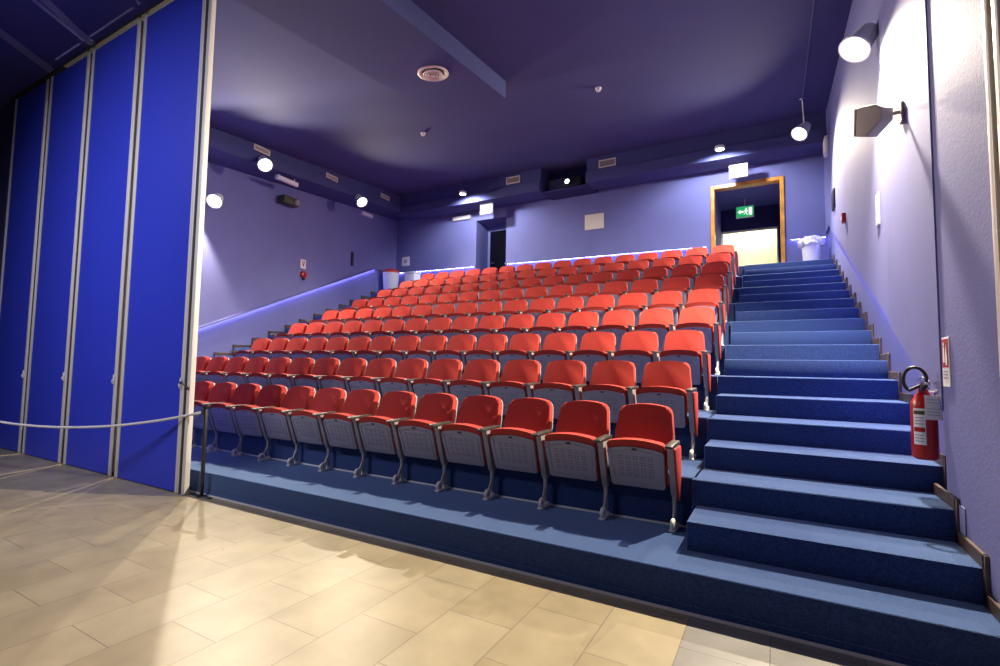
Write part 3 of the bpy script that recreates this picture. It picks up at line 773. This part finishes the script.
bm = B(); tube(bm, [(0, 0, .46), (0, 0, .52)], .020, 12); box(bm, -.012, .012, -.09, .03, .50, .515, .003, 1); box(bm, -.012, .012, -.09, .03, .53, .545, .003, 1, mx=Matrix.Rotation(radians(-6), 4, 'X')); obj('valve', bm, 'chrome', t)
bm = B()
pts = []
for k in range(22):
    a = radians(-60+300*k/21); pts.append((-.045-.062*cos(a)*1.0, -.01-.02*k/21, .515+.085*sin(a)+.015))
tube(bm, [(0, 0, .50)]+pts, .011, 10); obj('hose', bm, 'black', t)
bm = B(); ring(bm, (.02, -.05, .50), .028, .004); obj('safety_ring', bm, 'chrome', t)
bm = B(); box(bm, -.01, .08, -.085, -.083, .27, .43, .0005, 1); tg = obj('inspection_tag', bm, 'paper', t)
bm = B()
for z in (.40, .38, .34, .32, .30): box(bm, .0, .07, -.0862, -.0855, z, z+.004)
obj('printed_lines', bm, 'plastic', tg)
bm = B(); box(bm, .060, .076, -.02, .02, .36, .46, .003, 1); box(bm, .070, .138, -.02, .02, .34, .37, .002, 1); tube(bm, [(.0, .0, .455), (.06, 0, .455), (1.63-1.562, 0, .44)], .006, 8); obj('wall_bracket', bm, 'chrome', t)
t = thing('extinguisher_sign', 'narrow red and white fire extinguisher sign on the right pier', 'sign', (XP, 1.05, 1.51), -pi/2)
bm = B(); box(bm, -.075, .075, -.006, 0, -.155, .155, .001, 1); plt = obj('plate', bm, 'paper', t)
bm = B(); box(bm, -.064, .064, -.008, -.006, -.035, .145); rd = obj('red_field', bm, 'sign_red', plt)
bm = B()
prism(bm, roundrect(.030, .10, .010, 4, -.022, .045), lambda u, v, d: (u, d, v), -.010, -.008)
prism(bm, [(-.03, .10), (-.012, .10), (-.008, .125), (-.035, .12)], lambda u, v, d: (u, d, v), -.010, -.008)
prism(bm, [(.015, -.02), (.040, -.02), (.045, .03), (.038, .07), (.028, .115), (.022, .07), (.012, .03)], lambda u, v, d: (u, d, v), -.010, -.008)
obj('pictogram', bm, 'paper', rd)
bm = B()
for z in (-.065, -.085, -.105): box(bm, -.05, .045, -.008, -.006, z, z+.010)
obj('printed_lines', bm, 'plastic', plt)

# ================================================================ rope post and rope
PX, PY = -4.655, .045
t = thing('rope_post', 'slim black rope post at the open end of the blue folding wall', 'rope post', (PX, PY, 0))
bm = B(); box(bm, -.17, .17, -.018, .018, 0, .014, .004, 1); box(bm, -.018, .018, -.05, .05, 0.001, .015, .004, 1); obj('base', bm, 'black', t)
bm = B(); box(bm, -.016, .016, -.016, .016, .012, .93, .005, 2); obj('pole', bm, 'black', t)
bm = B(); lathe(bm, [(.028, .93), (.030, .945), (.030, .965), (.018, .98), (.001, .985)], 20); box(bm, -.04, -.012, -.02, .02, .86, .93, .005, 1); obj('cap', bm, 'black', t)
bm = B()
a = Vector((PX-.05, PY-.035, .885)); b = Vector((-8.9, -1.15, .86)); pts = []
for k in range(41):
    s = k/40; p = a.lerp(b, s); p.z -= .26*(1-(2*s-1)**2)*.9; pts.append(p)
tube(bm, pts, .014, 10)
t = thing('barrier_rope', 'cream barrier rope sagging in front of the blue folding wall', 'rope', tuple(a))
for v in bm.verts: v.co -= a
obj('cord', bm, 'rope', t)
bm = B(); tube(bm, [(-.03, -.012, -.01), (.0, .0, .0), (.008, .006, .002)], [.017, .015, .008], 10); obj('end_hook', bm, 'white', t)
# second post off frame at the other end of the rope
t = thing('rope_post', 'slim black rope post at the far end of the barrier rope', 'rope post', (-8.95, -1.15, 0))
bm = B(); box(bm, -.17, .17, -.018, .018, 0, .014, .004, 1); obj('base', bm, 'black', t)
bm = B(); box(bm, -.016, .016, -.016, .016, .012, .93, .005, 2); obj('pole', bm, 'black', t)

# ================================================================ bins at the top corners
ZT = zt(10)
t = thing('waste_bin', 'white waste bin with a red lid in the back left corner', 'waste bin', (-10.12, 8.92, ZT))
bm = B(); lathe(bm, [(.20, 0), (.215, .02), (.26, .70), (.27, .72), (.25, .72)], 28); obj('body', bm, 'white', t)
bm = B(); lathe(bm, [(.275, .72), (.275, .76), (.20, .83), (.10, .86), (.001, .86)], 28); obj('lid', bm, 'bin_red', t)
t = thing('waste_bin', 'plain white box-shaped bin beside the red-lidded bin', 'waste bin', (-9.38, 9.10, ZT))
bm = B(); box(bm, -.2, .2, -.16, .16, 0, .66, .02, 2); obj('body', bm, 'white', t)
bm = B(); box(bm, -.21, .21, -.17, .17, .66, .72, .015, 2); obj('lid', bm, 'paper', t)
t = thing('waste_bin', 'white waste bin lined with a crumpled clear bag at the top of the stairs', 'waste bin', (1.36, 9.15, ZT))
bm = B(); lathe(bm, [(.14, 0), (.15, .01), (.18, .48), (.19, .50), (.17, .50)], 28); obj('body', bm, 'white', t)
bm = B(); tt = bmesh.new(); bmesh.ops.create_icosphere(tt, subdivisions=4, radius=1)
for v in tt.verts:
    n = v.co.normalized(); j = sin(9*n.x+3*n.z)*sin(7*n.y+1)*.12+sin(17*n.y+5*n.z)*.07+sin(23*n.x-9*n.z)*.04
    v.co = Vector((n.x*.235*(1+j), n.y*.22*(1+j), .52+n.z*.13*(1+j*1.6)-.06*max(0, (n.x**2+n.y**2)-.6)))
merge(bm, tt); obj('bag', bm, 'bag', t)
